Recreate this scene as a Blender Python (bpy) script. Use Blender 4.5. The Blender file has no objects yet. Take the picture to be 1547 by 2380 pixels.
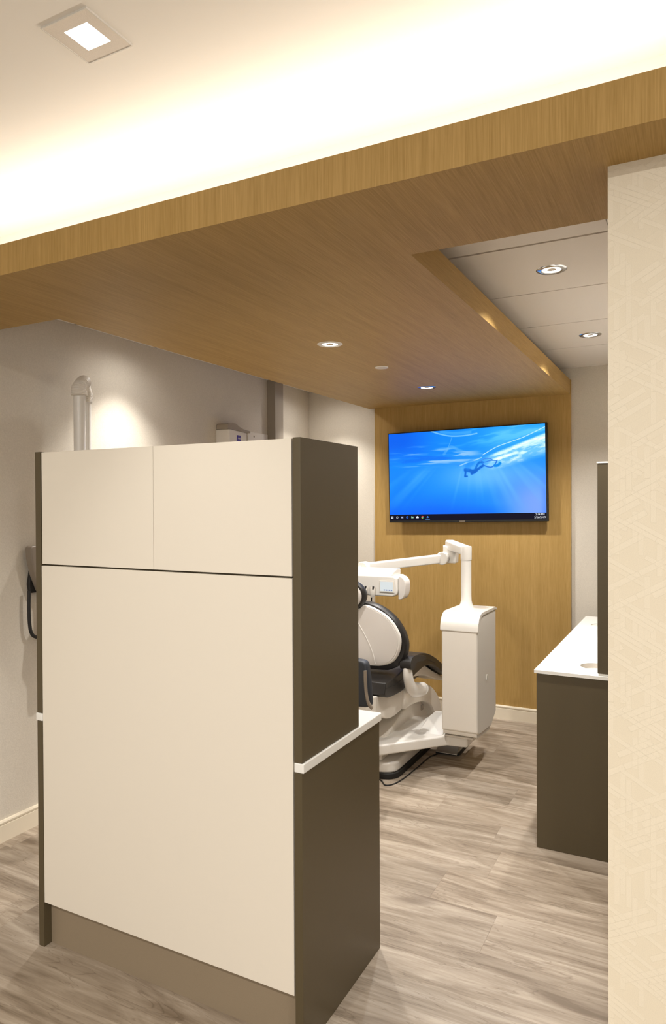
import bpy, bmesh, math, random
import numpy as np
from mathutils import Vector, Matrix

S = bpy.context.scene
COL = S.collection
random.seed(7)


def lin(c):
    return tuple(((v / 255) / 12.92 if v / 255 <= 0.04045 else ((v / 255 + 0.055) / 1.055) ** 2.4) for v in c) + (1.0,)


# ------------------------------------------------------------------ camera
cam_d = bpy.data.cameras.new('camera')
cam = bpy.data.objects.new('camera', cam_d)
COL.objects.link(cam)
r_, u_, f_ = Vector((.8864, .4629, -.0047)), Vector((-.0005, .0111, .9999)), Vector((-.4629, .8863, -.0101))
M = Matrix(((r_.x, u_.x, -f_.x, 0), (r_.y, u_.y, -f_.y, 0), (r_.z, u_.z, -f_.z, 1.62), (0, 0, 0, 1)))
cam.matrix_world = M
cam_d.sensor_fit = 'HORIZONTAL'
cam_d.sensor_width = 36
cam_d.lens = 37.4875
cam_d.clip_start = .02
S.camera = cam

# ------------------------------------------------------------------ world, exposure
w = bpy.data.worlds.new('world')
S.world = w
w.use_nodes = True
w.node_tree.nodes['Background'].inputs[0].default_value = (1.0, .955, .90, 1)
w.node_tree.nodes['Background'].inputs[1].default_value = 1.0
S.view_settings.view_transform = 'Standard'
S.view_settings.look = 'None'
S.view_settings.exposure = 0.0
S.view_settings.gamma = 1.0
S.view_settings.use_curve_mapping = False

WARM = (1.0, .96, .90)
WHITE = (1.0, .97, .93)


def area(name, loc, rot, sx, sy, power, col):
    d = bpy.data.lights.new(name, 'AREA')
    d.shape = 'RECTANGLE'
    d.size, d.size_y, d.energy, d.color = sx, sy, power, col
    o = bpy.data.objects.new(name, d)
    o.location, o.rotation_euler = loc, rot
    COL.objects.link(o)
    return o


def spot(name, loc, power, angle, col, blend=.35, radius=.03):
    d = bpy.data.lights.new(name, 'SPOT')
    d.energy, d.spot_size, d.spot_blend, d.color, d.shadow_soft_size = power, math.radians(angle), blend, col, radius
    o = bpy.data.objects.new(name, d)
    o.location = loc
    COL.objects.link(o)
    return o


# corridor: square ceiling downlights (the one in view and its row behind the camera)
HALL_P = 39
spot('corridor_lamp', (-1.351, 1.27, 2.79), 34, 74, WARM, .6)
for (x, y) in ((-1.35, -.7), (.45, -.7), (-1.35, -2.6), (.45, -2.6), (2.2, -.7)):
    area('corridor_lamp', (x, y, 2.79), (0, 0, 0), .075, .075, HALL_P, WARM)
# cove strip on top of the wooden beam, throwing its light up on the ceiling
area('cove_lamp', (0, 1.83, 2.535), (math.pi + .30, 0, 0), 5.8, .03, 15, (1.0, .955, .88))
# operatory downlights, with an added fill in the side bay
SOFFIT_D = [(-1.59, 3.02), (-1.605, 4.446)]
CEIL_D = [(-.533, 3.005), (-.54, 4.268)]
for (x, y) in SOFFIT_D:
    spot('soffit_lamp', (x, y, 2.405), 110, 125, WHITE, .6)
for (x, y) in CEIL_D:
    spot('operatory_lamp', (x, y, 2.595), 115, 125, WHITE, .6)
for (x, y) in ((-2.66, 2.99), (-2.62, 4.87)):
    spot('side_bay_lamp_and_fill', (x, y, 2.59), 95, 92, WHITE, .9)
    spot('side_bay_lamp_and_fill', (x, y, 2.59), 11, 165, WHITE, 1.)  # added wide fill at the downlight position, brightens the side bay


# ------------------------------------------------------------------ materials
def newmat(name):
    m = bpy.data.materials.new(name)
    m.use_nodes = True
    return m, m.node_tree, m.node_tree.nodes['Principled BSDF']


def node(nt, typ, **kw):
    n = nt.nodes.new(typ)
    for k, v in kw.items():
        if k.startswith('i_'):
            key = k[2:]
            key = int(key) if key.isdigit() else key.replace('_', ' ')
            n.inputs[key].default_value = v
        else:
            setattr(n, k, v)
    return n


def ramp(nt, fac, stops):
    n = nt.nodes.new('ShaderNodeValToRGB')
    e = n.color_ramp.elements
    while len(e) < len(stops):
        e.new(.5)
    for el, (p, c) in zip(e, stops):
        el.position, el.color = p, c
    nt.links.new(fac, n.inputs[0])
    return n


def paint(name, rgb, rough=.6, noise=0, scale=300, bump=0., metal=0., coat=0., var=0.):
    m, nt, b = newmat(name)
    b.inputs['Base Color'].default_value = lin(rgb)
    b.inputs['Roughness'].default_value = rough
    b.inputs['Metallic'].default_value = metal
    b.inputs['Coat Weight'].default_value = coat
    tc = node(nt, 'ShaderNodeTexCoord')
    nz = node(nt, 'ShaderNodeTexNoise', i_Scale=scale, i_Detail=3.)
    nt.links.new(tc.outputs['Object'], nz.inputs['Vector'])
    if var:
        d = tuple(max(0, v - var) for v in rgb)
        l = tuple(min(255, v + var) for v in rgb)
        rp = ramp(nt, nz.outputs['Fac'], [(.3, lin(d)), (.7, lin(l))])
        nt.links.new(rp.outputs[0], b.inputs['Base Color'])
    if bump:
        bp = node(nt, 'ShaderNodeBump', i_Strength=bump, i_Distance=.001)
        nt.links.new(nz.outputs['Fac'], bp.inputs['Height'])
        nt.links.new(bp.outputs[0], b.inputs['Normal'])
    return m


def veneer(name, axis, dark, light, rough=.55):
    """fine straight-grained oak veneer; axis = grain direction 0,1,2"""
    m, nt, b = newmat(name)
    tc = node(nt, 'ShaderNodeTexCoord')
    mp = node(nt, 'ShaderNodeMapping')
    sc = [1., 1., 1.]
    sc[axis] = .02
    mp.inputs['Scale'].default_value = sc
    nt.links.new(tc.outputs['Object'], mp.inputs['Vector'])
    n1 = node(nt, 'ShaderNodeTexNoise', i_Scale=330., i_Detail=3., i_Roughness=.7)
    n2 = node(nt, 'ShaderNodeTexNoise', i_Scale=45., i_Detail=2., i_Roughness=.6)
    n3 = node(nt, 'ShaderNodeTexNoise', i_Scale=7., i_Detail=2.)
    for n in (n1, n2, n3):
        nt.links.new(mp.outputs[0], n.inputs['Vector'])
    a = node(nt, 'ShaderNodeMath', operation='MULTIPLY_ADD')
    a.inputs[1].default_value = .55
    nt.links.new(n1.outputs['Fac'], a.inputs[0])
    m2 = node(nt, 'ShaderNodeMath', operation='MULTIPLY')
    m2.inputs[1].default_value = .2
    nt.links.new(n2.outputs['Fac'], m2.inputs[0])
    nt.links.new(m2.outputs[0], a.inputs[2])
    c = node(nt, 'ShaderNodeMath', operation='MULTIPLY_ADD')
    c.inputs[1].default_value = .10
    nt.links.new(n3.outputs['Fac'], c.inputs[0])
    nt.links.new(a.outputs[0], c.inputs[2])
    rp = ramp(nt, c.outputs[0], [(.30, lin(dark)), (.55, lin(light))])
    nt.links.new(rp.outputs[0], b.inputs['Base Color'])
    b.inputs['Roughness'].default_value = rough
    b.inputs['Specular IOR Level'].default_value = .3
    bp = node(nt, 'ShaderNodeBump', i_Strength=.15, i_Distance=.0006)
    nt.links.new(n1.outputs['Fac'], bp.inputs['Height'])
    nt.links.new(bp.outputs[0], b.inputs['Normal'])
    return m


def plank_mat():
    m, nt, b = newmat('floor_plank')
    tc = node(nt, 'ShaderNodeTexCoord')
    oi = node(nt, 'ShaderNodeObjectInfo')
    off = node(nt, 'ShaderNodeCombineXYZ')
    mm = node(nt, 'ShaderNodeMath', operation='MULTIPLY')
    mm.inputs[1].default_value = 40
    nt.links.new(oi.outputs['Random'], mm.inputs[0])
    nt.links.new(mm.outputs[0], off.inputs[0])
    nt.links.new(mm.outputs[0], off.inputs[2])
    add = node(nt, 'ShaderNodeVectorMath', operation='ADD')
    nt.links.new(tc.outputs['Object'], add.inputs[0])
    nt.links.new(off.outputs[0], add.inputs[1])

    def stretched(sx, sy, scale, detail, dist=0.):
        mp = node(nt, 'ShaderNodeMapping')
        mp.inputs['Scale'].default_value = (sx, sy, 1)
        nt.links.new(add.outputs[0], mp.inputs['Vector'])
        n = node(nt, 'ShaderNodeTexNoise', i_Scale=scale, i_Detail=detail, i_Roughness=.6, i_Distortion=dist)
        nt.links.new(mp.outputs[0], n.inputs['Vector'])
        return n
    broad = stretched(.22, 1.6, 6.5, 5., 1.1)
    fine = stretched(.16, 2.6, 34., 3., .4)
    crack = stretched(.20, 1.5, 6., 3., 1.6)
    knot = stretched(.5, 1.6, 3.1, 2., .3)
    s = node(nt, 'ShaderNodeMath', operation='MULTIPLY_ADD')
    s.inputs[1].default_value = .22
    nt.links.new(fine.outputs['Fac'], s.inputs[0])
    s0 = node(nt, 'ShaderNodeMath', operation='MULTIPLY')
    s0.inputs[1].default_value = .78
    nt.links.new(broad.outputs['Fac'], s0.inputs[0])
    nt.links.new(s0.outputs[0], s.inputs[2])
    base = ramp(nt, s.outputs[0], [(.34, lin((120, 104, 86))), (.5, lin((157, 142, 124))), (.66, lin((188, 174, 157)))])
    ck = ramp(nt, crack.outputs['Fac'], [(.488, (1, 1, 1, 1)), (.5, (.45, .40, .35, 1)), (.512, (1, 1, 1, 1))])
    kn = ramp(nt, knot.outputs['Fac'], [(.70, (0, 0, 0, 1)), (.76, (1, 1, 1, 1))])
    cm = node(nt, 'ShaderNodeMix', data_type='RGBA', blend_type='MULTIPLY')
    cm.inputs[0].default_value = .5
    nt.links.new(base.outputs[0], cm.inputs[6])
    nt.links.new(ck.outputs[0], cm.inputs[7])
    km = node(nt, 'ShaderNodeMix', data_type='RGBA', blend_type='MIX')
    nt.links.new(kn.outputs[0], km.inputs[0])
    nt.links.new(cm.outputs[2], km.inputs[6])
    km.inputs[7].default_value = lin((112, 96, 80))
    # per-plank tone
    hsv = node(nt, 'ShaderNodeHueSaturation')
    mr = node(nt, 'ShaderNodeMapRange')
    mr.inputs['To Min'].default_value = .84
    mr.inputs['To Max'].default_value = 1.08
    nt.links.new(oi.outputs['Random'], mr.inputs['Value'])
    nt.links.new(mr.outputs[0], hsv.inputs['Value'])
    nt.links.new(km.outputs[2], hsv.inputs['Color'])
    nt.links.new(hsv.outputs[0], b.inputs['Base Color'])
    b.inputs['Roughness'].default_value = .5
    bp = node(nt, 'ShaderNodeBump', i_Strength=.25, i_Distance=.0008)
    nt.links.new(s.outputs[0], bp.inputs['Height'])
    nt.links.new(bp.outputs[0], b.inputs['Normal'])
    return m


def wallpaper_mat():
    """embossed strips laid in three directions (vertical and two diagonals)"""
    m, nt, b = newmat('embossed_wallpaper')
    tc = node(nt, 'ShaderNodeTexCoord')
    heights = []
    for k, (ang, off) in enumerate(((90, 0.), (30, 3.3), (-30, 7.7))):
        rot = node(nt, 'ShaderNodeMapping')
        rot.inputs['Rotation'].default_value = (math.radians(-90), 0, 0)
        nt.links.new(tc.outputs['Object'], rot.inputs['Vector'])
        rot2 = node(nt, 'ShaderNodeMapping')
        rot2.inputs['Rotation'].default_value = (0, 0, math.radians(ang))
        rot2.inputs['Location'].default_value = (off, off * .37, 0)
        nt.links.new(rot.outputs[0], rot2.inputs['Vector'])
        br = node(nt, 'ShaderNodeTexBrick', i_Scale=1., offset=.37, offset_frequency=2)
        br.inputs['Color1'].default_value = (0, 0, 0, 1)
        br.inputs['Color2'].default_value = (1, 1, 1, 1)
        br.inputs['Mortar'].default_value = (0, 0, 0, 1)
        br.inputs['Mortar Size'].default_value = .0005
        br.inputs['Mortar Smooth'].default_value = .2
        br.inputs['Bias'].default_value = 0
        br.inputs['Brick Width'].default_value = (.075, .10, .085)[k]
        br.inputs['Row Height'].default_value = (.013, .0115, .0145)[k]
        nt.links.new(rot2.outputs[0], br.inputs['Vector'])
        gt = node(nt, 'ShaderNodeMapRange')
        gt.inputs['From Min'].default_value = .68
        gt.inputs['From Max'].default_value = .74
        gt.inputs['To Max'].default_value = (.7, 1., .85)[k]
        nt.links.new(br.outputs['Color'], gt.inputs['Value'])
        heights.append(gt)
    mx = node(nt, 'ShaderNodeMath', operation='MAXIMUM')
    nt.links.new(heights[0].outputs[0], mx.inputs[0])
    nt.links.new(heights[1].outputs[0], mx.inputs[1])
    mxa = node(nt, 'ShaderNodeMath', operation='MULTIPLY_ADD')
    mxa.inputs[1].default_value = .5
    nt.links.new(heights[2].outputs[0], mxa.inputs[0])
    mx2 = node(nt, 'ShaderNodeMath', operation='MULTIPLY_ADD')
    mx2.inputs[1].default_value = .5
    nt.links.new(mx.outputs[0], mx2.inputs[0])
    nt.links.new(mxa.outputs[0], mx2.inputs[2])
    rp = ramp(nt, mx2.outputs[0], [(.1, lin((226, 214, 190))), (.9, lin((233, 222, 200)))])
    fib = node(nt, 'ShaderNodeTexNoise', i_Scale=500., i_Detail=2.)
    nt.links.new(tc.outputs['Object'], fib.inputs['Vector'])
    fr = ramp(nt, fib.outputs['Fac'], [(.3, (.93, .93, .93, 1)), (.7, (1, 1, 1, 1))])
    mixc = node(nt, 'ShaderNodeMix', data_type='RGBA', blend_type='MULTIPLY')
    mixc.inputs[0].default_value = 1
    nt.links.new(rp.outputs[0], mixc.inputs[6])
    nt.links.new(fr.outputs[0], mixc.inputs[7])
    nt.links.new(mixc.outputs[2], b.inputs['Base Color'])
    b.inputs['Roughness'].default_value = .55
    bp = node(nt, 'ShaderNodeBump', i_Strength=.9, i_Distance=.0016)
    nt.links.new(mx2.outputs[0], bp.inputs['Height'])
    nt.links.new(bp.outputs[0], b.inputs['Normal'])
    return m


def emit(name, rgb, strength):
    m, nt, b = newmat(name)
    b.inputs['Base Color'].default_value = (0, 0, 0, 1)
    b.inputs['Emission Color'].default_value = lin(rgb)
    b.inputs['Emission Strength'].default_value = strength
    b.inputs['Specular IOR Level'].default_value = .1
    return m


OAK_D, OAK_L = (156, 124, 66), (183, 149, 90)
MT = dict(
    oak_z=veneer('oak_veneer_upright', 2, OAK_D, OAK_L),
    oak_y=veneer('oak_veneer_lengthwise', 1, OAK_D, OAK_L),
    plank=plank_mat(),
    wallpaper=wallpaper_mat(),
    ceiling=paint('ceiling_paint', (240, 235, 227), .8, scale=400, bump=.1),
    tile=paint('ceiling_tile', (226, 217, 206), .8, scale=500, bump=.3, var=4),
    grid=paint('ceiling_grid', (178, 165, 146), .6),
    wall=paint('linen_wallpaper', (208, 199, 184), .75, scale=180, bump=.6, var=5),
    skirt=paint('gloss_white_trim', (226, 214, 192), .35),
    laminate=paint('bronze_laminate', (80, 69, 47), .42, scale=900, bump=.25, var=4),
    kick=paint('brushed_taupe_kick', (140, 125, 104), .38, scale=600, bump=.2, var=3),
    white_lam=paint('cream_laminate', (224, 216, 202), .38, scale=600, bump=.08),
    dark=paint('shadow_gap', (30, 25, 18), .8),
    solid=paint('white_solid_surface', (228, 226, 220), .3),
    plastic=paint('white_enamel', (228, 224, 217), .25, coat=.3),
    plastic_m=paint('satin_white_plastic', (226, 219, 208), .45),
    shell=paint('silver_white_shell', (214, 208, 202), .4),
    leather=paint('black_leather', (34, 31, 29), .42, scale=250, bump=.35),
    rubber=paint('black_rubber', (26, 24, 22), .6),
    navy=paint('dark_blue_upholstery', (40, 44, 52), .5, scale=250, bump=.3),
    steel=paint('polished_steel', (200, 200, 200), .16, metal=1.),
    grey=paint('warm_grey_plastic', (128, 116, 102), .45),
    lid=paint('grey_beige_lid', (158, 146, 129), .45),
    pilaster=paint('taupe_door_jamb', (150, 139, 125), .5),
    black=paint('black_bezel', (8, 8, 10), .5),
    lamp=emit('lamp_glow', (255, 250, 240), 14.),
    lamp_small=emit('downlight_glow', (255, 252, 246), 6.),
    led=emit('led_glow', (255, 240, 215), 6.),
    reflector=paint('frosted_reflector', (235, 235, 232), .3, metal=.6),
    blue=paint('violet_blue_label', (62, 44, 150), .5),
    lcd=emit('panel_display', (228, 234, 234), .95),
    lcd_blue=emit('panel_display_icons', (120, 135, 205), .7),
    ink=emit('screen_text', (245, 248, 255), 1.),
)


# ------------------------------------------------------------------ mesh helpers
def obj(name, bm, mat, parent=None, smooth=False, bevel=0., seg=2, kind=None):
    bmesh.ops.recalc_face_normals(bm, faces=bm.faces)
    me = bpy.data.meshes.new(name)
    bm.to_mesh(me)
    bm.free()
    me.materials.append(mat)
    if smooth or bevel:
        for p in me.polygons:
            p.use_smooth = True
    o = bpy.data.objects.new(name, me)
    COL.objects.link(o)
    if bevel:
        b = o.modifiers.new('bevel', 'BEVEL')
        b.width, b.segments, b.limit_method, b.angle_limit = bevel, seg, 'ANGLE', math.radians(38)
        wn = o.modifiers.new('normals', 'WEIGHTED_NORMAL')
        wn.keep_sharp = True
    elif smooth:
        try:
            me.set_sharp_from_angle(angle=math.radians(40))
        except Exception:
            pass
    if parent is not None:
        o.parent = parent
        o.matrix_parent_inverse = parent.matrix_basis.inverted()
    if kind:
        o['kind'] = kind
    return o


def box(bm, x0, x1, y0, y1, z0, z1):
    v = [bm.verts.new((x, y, z)) for z in (z0, z1) for x, y in ((x0, y0), (x1, y0), (x1, y1), (x0, y1))]
    for f in ((3, 2, 1, 0), (4, 5, 6, 7), (0, 1, 5, 4), (1, 2, 6, 5), (2, 3, 7, 6), (3, 0, 4, 7)):
        bm.faces.new([v[i] for i in f])
    return bm


def B(*a):
    return box(bmesh.new(), *a)


def prism(poly, axis, a0, a1):
    """extrude a 2-D polygon along axis: 0 -> poly is (y,z); 1 -> (x,z); 2 -> (x,y)"""
    bm = bmesh.new()

    def P(p, a):
        return {0: (a, p[0], p[1]), 1: (p[0], a, p[1]), 2: (p[0], p[1], a)}[axis]
    A = [bm.verts.new(P(p, a0)) for p in poly]
    C = [bm.verts.new(P(p, a1)) for p in poly]
    n = len(poly)
    bm.faces.new(A)
    bm.faces.new(C[::-1])
    for i in range(n):
        bm.faces.new((A[i], A[(i + 1) % n], C[(i + 1) % n], C[i]))
    return bm


def spline(pts, n=6, closed=False):
    """Catmull-Rom through points"""
    P = [np.array(p, float) for p in pts]
    out = []
    m = len(P)
    rng = range(m if closed else m - 1)
    for i in rng:
        p0 = P[(i - 1) % m] if closed or i > 0 else P[0]
        p1, p2 = P[i], P[(i + 1) % m]
        p3 = P[(i + 2) % m] if closed or i + 2 < m else P[-1]
        for k in range(n):
            t = k / n
            out.append(tuple(.5 * ((2 * p1) + (-p0 + p2) * t + (2 * p0 - 5 * p1 + 4 * p2 - p3) * t * t + (-p0 + 3 * p1 - 3 * p2 + p3) * t ** 3)))
    if not closed:
        out.append(tuple(P[-1]))
    return out


def tube(pts, rad, n=16, bm=None, caps=True, flat=1.):
    bm = bm or bmesh.new()
    P = [Vector(p) for p in pts]
    R = rad if isinstance(rad, (list, tuple)) else [rad] * len(P)
    up = None
    rings = []
    for i, p in enumerate(P):
        t = (P[min(i + 1, len(P) - 1)] - P[max(i - 1, 0)]).normalized()
        if up is None:
            up = Vector((0, 0, 1)) if abs(t.z) < .9 else Vector((1, 0, 0))
        s = t.cross(up).normalized()
        up = s.cross(t).normalized()
        rings.append([bm.verts.new(p + (s * math.cos(a) * R[i] + up * math.sin(a) * R[i] * flat)) for a in [2 * math.pi * k / n for k in range(n)]])
    for a, b in zip(rings, rings[1:]):
        for k in range(n):
            bm.faces.new((a[k], a[(k + 1) % n], b[(k + 1) % n], b[k]))
    if caps:
        bm.faces.new(rings[0][::-1])
        bm.faces.new(rings[-1])
    return bm


def lathe(prof, c, n=32, bm=None, axis=2):
    """prof = [(radius, height)...] about a vertical (or y) axis through c"""
    bm = bm or bmesh.new()
    rings = []
    for r, h in prof:
        if r < 1e-6:
            rings.append([bm.verts.new((c[0], c[1], c[2] + h) if axis == 2 else (c[0], c[1] + h, c[2]))])
        else:
            rings.append([bm.verts.new((c[0] + r * math.cos(a), c[1] + r * math.sin(a), c[2] + h) if axis == 2 else
                                       (c[0] + r * math.cos(a), c[1] + h, c[2] + r * math.sin(a))) for a in [2 * math.pi * k / n for k in range(n)]])
    for a, b in zip(rings, rings[1:]):
        if len(a) == 1 and len(b) == 1:
            continue
        for k in range(n):
            k2 = (k + 1) % n
            if len(a) == 1:
                bm.faces.new((a[0], b[k2], b[k]))
            elif len(b) == 1:
                bm.faces.new((a[k], a[k2], b[0]))
            else:
                bm.faces.new((a[k], a[k2], b[k2], b[k]))
    return bm


def dome(outline, c, rings, y_of):
    """plate facing -y from an x,z outline: rings = [(scale, dy)...], closed at the centre of the last and first ring"""
    bm = bmesh.new()
    RR = []
    for s, dy in rings:
        RR.append([bm.verts.new((c[0] + (x - c[0]) * s, y_of(c[1] + (z - c[1]) * s) + dy, c[1] + (z - c[1]) * s)) for x, z in outline])
    n = len(outline)
    for a, b in zip(RR, RR[1:]):
        for k in range(n):
            bm.faces.new((a[k], a[(k + 1) % n], b[(k + 1) % n], b[k]))
    bm.faces.new(RR[0][::-1])
    bm.faces.new(RR[-1])
    return bm


def thing(name, label, cat, loc=(0, 0, 0), group=None):
    o = bpy.data.objects.new(name, None)
    o.location = loc
    COL.objects.link(o)
    o['label'], o['category'] = label, cat
    if group:
        o['group'] = group
    o.empty_display_size = .1
    return o


def tag(o, label, cat, group=None):
    o['label'], o['category'] = label, cat
    if group:
        o['group'] = group
    return o


def struct(name, bm, mat, label=None, **k):
    o = obj(name, bm, mat, kind='structure', **k)
    if label:
        o['label'] = label
        o['category'] = k.get('cat', name.split('_')[0])
    return o


# ------------------------------------------------------------------ setting
XL, YB, XR = -2.97, 5.24, .04        # left wall, back wall, operatory right wall
HALLX, HALLY = 3.0, -4.0
SZ0, SZ1 = 2.41, 2.513               # soffit slab
OC, HC = 2.6, 2.8                    # operatory and corridor ceilings

fl = struct('floor', B(XL - .1, HALLX + .1, HALLY - .1, YB + .1, -.08, -.006), MT['dark'],
            'grey-beige wood plank floor running under both cabinets')
# planks, each its own object; rows run left to right
PW, PL = .254, 1.52
meshes = {}
known = {2.70: -.97, 2.954: -.80, 3.462: -1.22, 3.716: -.89, 2.446: -.69}
row = 0
y = 2.70 - PW * 13
while y < YB:
    y1 = min(y + PW, YB)
    ref = [v for k, v in known.items() if abs(k - y) < .02]
    off = ref[0] if ref else random.uniform(-1.5, 0)
    x = off - PL * math.ceil((off - XL) / PL)
    xm = .9 + XL * 0 + (1.6 if y < 1.8 else 0)
    if y > 1.75:
        xm = XR
    while x < xm:
        a, c = max(x, XL), min(x + PL, xm)
        if c - a > .02:
            key = (round(c - a, 3), round(y1 - y, 3))
            if key not in meshes:
                hx, hy = (c - a) / 2 - .0001, (y1 - y) / 2 - .0001
                bm = bmesh.new()
                g = .0004
                lo = [bm.verts.new((sx * hx, sy * hy, -.006)) for sx, sy in ((-1, -1), (1, -1), (1, 1), (-1, 1))]
                mi = [bm.verts.new((sx * hx, sy * hy, -g)) for sx, sy in ((-1, -1), (1, -1), (1, 1), (-1, 1))]
                hi = [bm.verts.new((sx * (hx - g), sy * (hy - g), 0)) for sx, sy in ((-1, -1), (1, -1), (1, 1), (-1, 1))]
                bm.faces.new(hi)
                for A, Bv in ((lo, mi), (mi, hi)):
                    for k in range(4):
                        bm.faces.new((A[k], A[(k + 1) % 4], Bv[(k + 1) % 4], Bv[k]))
                me = bpy.data.meshes.new('plank')
                bmesh.ops.recalc_face_normals(bm, faces=bm.faces)
                bm.to_mesh(me)
                bm.free()
                me.materials.append(MT['plank'])
                meshes[key] = me
            o = bpy.data.objects.new('plank', meshes[key])
            o.location = ((a + c) / 2, (y + y1) / 2, 0)
            COL.objects.link(o)
            o.parent = fl
        x += PL
    y += PW
    row += 1

struct('wall_left', B(XL - .1, XL, HALLY, YB + .1, 0, HC + .05), MT['wall'])
struct('wall_back', B(XL, XR, YB, YB + .1, 0, OC + .1), MT['wall'])
struct('wall_right', B(XR, XR + .12, 1.90, YB + .1, 0, OC + .1), MT['wall'])
struct('wall_wallpapered', B(-.182, HALLX + .1, 1.746, 1.90, 0, SZ0), MT['wallpaper'],
       'cream wall covered in embossed criss-cross wallpaper at the right')

# corridor ceiling with a hole-free slab; the cove is closed by an upstand on the beam
struct('ceiling', B(XL, HALLX, HALLY, 2.10, HC, HC + .05), MT['ceiling'], 'plain white corridor ceiling glowing above the wooden beam')
struct('trim_1', B(XL, HALLX, 2.03, 2.062, SZ1, HC), MT['ceiling'])

# wooden soffit: one slab (beam across the front, canopy towards the back) cut from one outline
slab = [(XL, 1.587), (HALLX, 1.587), (HALLX, 2.065), (-.797, 2.065), (-.797, 5.215), (-2.38, 5.215), (-2.38, 2.065), (XL, 2.065)]
soff = struct('trim_2', prism(slab, 2, SZ0, SZ1), MT['oak_y'], 'oak veneer ceiling canopy dropped below the white ceilings')
fascia = obj('fascia', B(XL, HALLX, 1.583, 1.587, SZ0, SZ1 + .002), MT['oak_z'], soff)
# wooden panel down the back wall
wp = struct('trim_3', B(-2.335, -.792, 5.215, YB, 0, SZ1), MT['oak_z'], 'oak veneer wall panel behind the television')

# operatory ceiling: tiles 0.628 pitch
oc = struct('ceiling_1', B(XL, XR, 2.062, YB, OC + .012, OC + .06), MT['grid'], 'white panelled ceiling over the treatment room')
T = .628
tme = {}
for i in range(-5, 2):
    for j in range(-1, 6):
        x0, x1 = -.273 + T * (i), -.273 + T * (i + 1)
        y0, y1 = 2.675 + T * (j), 2.675 + T * (j + 1)
        if j == 0:
            y0 += .008                    # wider shadow joint at the perimeter strip
        x0, x1, y0, y1 = max(x0, XL), min(x1, XR), max(y0, 2.065), min(y1, YB)
        if x1 - x0 < .03 or y1 - y0 < .03:
            continue
        g = .0035
        bm = B(x0 + g * .3, x1 - g * .3, y0 + g, y1 - g, OC, OC + .012)
        obj('tile', bm, MT['tile'], oc)

# pilaster on the left wall
struct('trim_4', B(XL, XL + .075, 4.58, 4.70, 0, OC), MT['pilaster'], 'taupe upright jamb on the left wall above the white cabinet', bevel=.002)


def skirting(name, axis, wallpos, sign, a0, a1):
    h = .104
    prof = [(0, 0), (.013, 0), (.013, h - .024), (.010, h - .022), (.010, h - .018), (.014, h - .016), (.015, h - .008), (.011, h - .001), (0, h)]
    P = [(wallpos + sign * d, z) for d, z in prof]
    bm = prism(P, 1 if axis == 'y' else 0, a0, a1)
    return struct(name, bm, MT['skirt'])


skirting('baseboard_left', 'y', XL, 1, HALLY, 4.58)
skirting('baseboard_back', 'x', 5.215, -1, -2.335, -.02)
skirting('baseboard_back_left', 'x', YB, -1, XL, -2.335)


# ------------------------------------------------------------------ lamps as things
def downlight(loc, label, group, trim_mat):
    t = thing('downlight', label, 'downlight', loc, group)
    x, y, z = loc
    obj('trim_ring', lathe([(.040, .012), (.0405, -.001), (.043, -.004), (.058, -.003), (.063, 0), (.063, .001)], loc, 40), trim_mat, t, smooth=True)
    obj('reflector', lathe([(.0415, -.002), (.040, -.0025), (.038, -.001)], loc, 40), MT['plastic'], t, smooth=True)
    obj('lens', lathe([(0, .0005), (.0385, -.0005)], loc, 40), MT['lamp_small'], t, smooth=True)
    return t


for (x, y), lb in zip(SOFFIT_D, ('round recessed downlight in the oak canopy, the nearer of two', 'round recessed downlight in the oak canopy right above the television')):
    downlight((x, y, SZ0), lb, 'downlights in the oak canopy', MT['plastic_m'] if y < 4 else MT['steel'])
for (x, y), lb in zip(CEIL_D, ('round chrome downlight with a blue reflection in the white panelled ceiling', 'round chrome downlight in white panelled ceiling, farther one by the wallpapered edge')):
    downlight((x, y, OC), lb, 'downlights in the white panelled ceiling', MT['steel'])

t = thing('ceiling_light', 'square recessed ceiling light with glowing centre in white corridor ceiling', 'ceiling light', (-1.351, 1.27, HC))
cx, cy = -1.351, 1.270
bm = bmesh.new()
q = .0775
w_ = .0028
box(bm, cx - q, cx + q, cy - q, cy - q + w_, HC - .005, HC)
box(bm, cx - q, cx + q, cy + q - w_, cy + q, HC - .005, HC)
box(bm, cx - q, cx - q + w_, cy - q + w_, cy + q - w_, HC - .005, HC)
box(bm, cx + q - w_, cx + q, cy - q + w_, cy + q - w_, HC - .005, HC)
obj('frame', bm, MT['plastic'], t)
bm = bmesh.new()
r0, r1 = q - w_, .039
vo = [bm.verts.new((cx + a * r0, cy + b * r0, HC - .0035)) for a, b in ((-1, -1), (1, -1), (1, 1), (-1, 1))]
vi = [bm.verts.new((cx + a * r1, cy + b * r1, HC - .0025)) for a, b in ((-1, -1), (1, -1), (1, 1), (-1, 1))]
for k in range(4):
    bm.faces.new((vo[k], vo[(k + 1) % 4], vi[(k + 1) % 4], vi[k]))
obj('baffle', bm, MT['tile'], t)
obj('diffuser', B(cx - r1, cx + r1, cy - r1, cy + r1, HC - .002, HC - .0005), MT['lamp'], t)

tag(obj('led_strip', B(XL + .02, HALLX - .02, 1.79, 1.81, SZ1, SZ1 + .008), MT['led']), 'warm LED strip lying on top of the oak beam', 'light strip')
tag(obj('sprinkler_cover', lathe([(0, -.006), (.037, -.006), (.039, -.004), (.039, 0), (0, 0)], (-1.594, 3.661, SZ0), 32), MT['plastic'], smooth=True),
    'flat round white sprinkler cover between the two canopy downlights', 'sprinkler cover')

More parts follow.
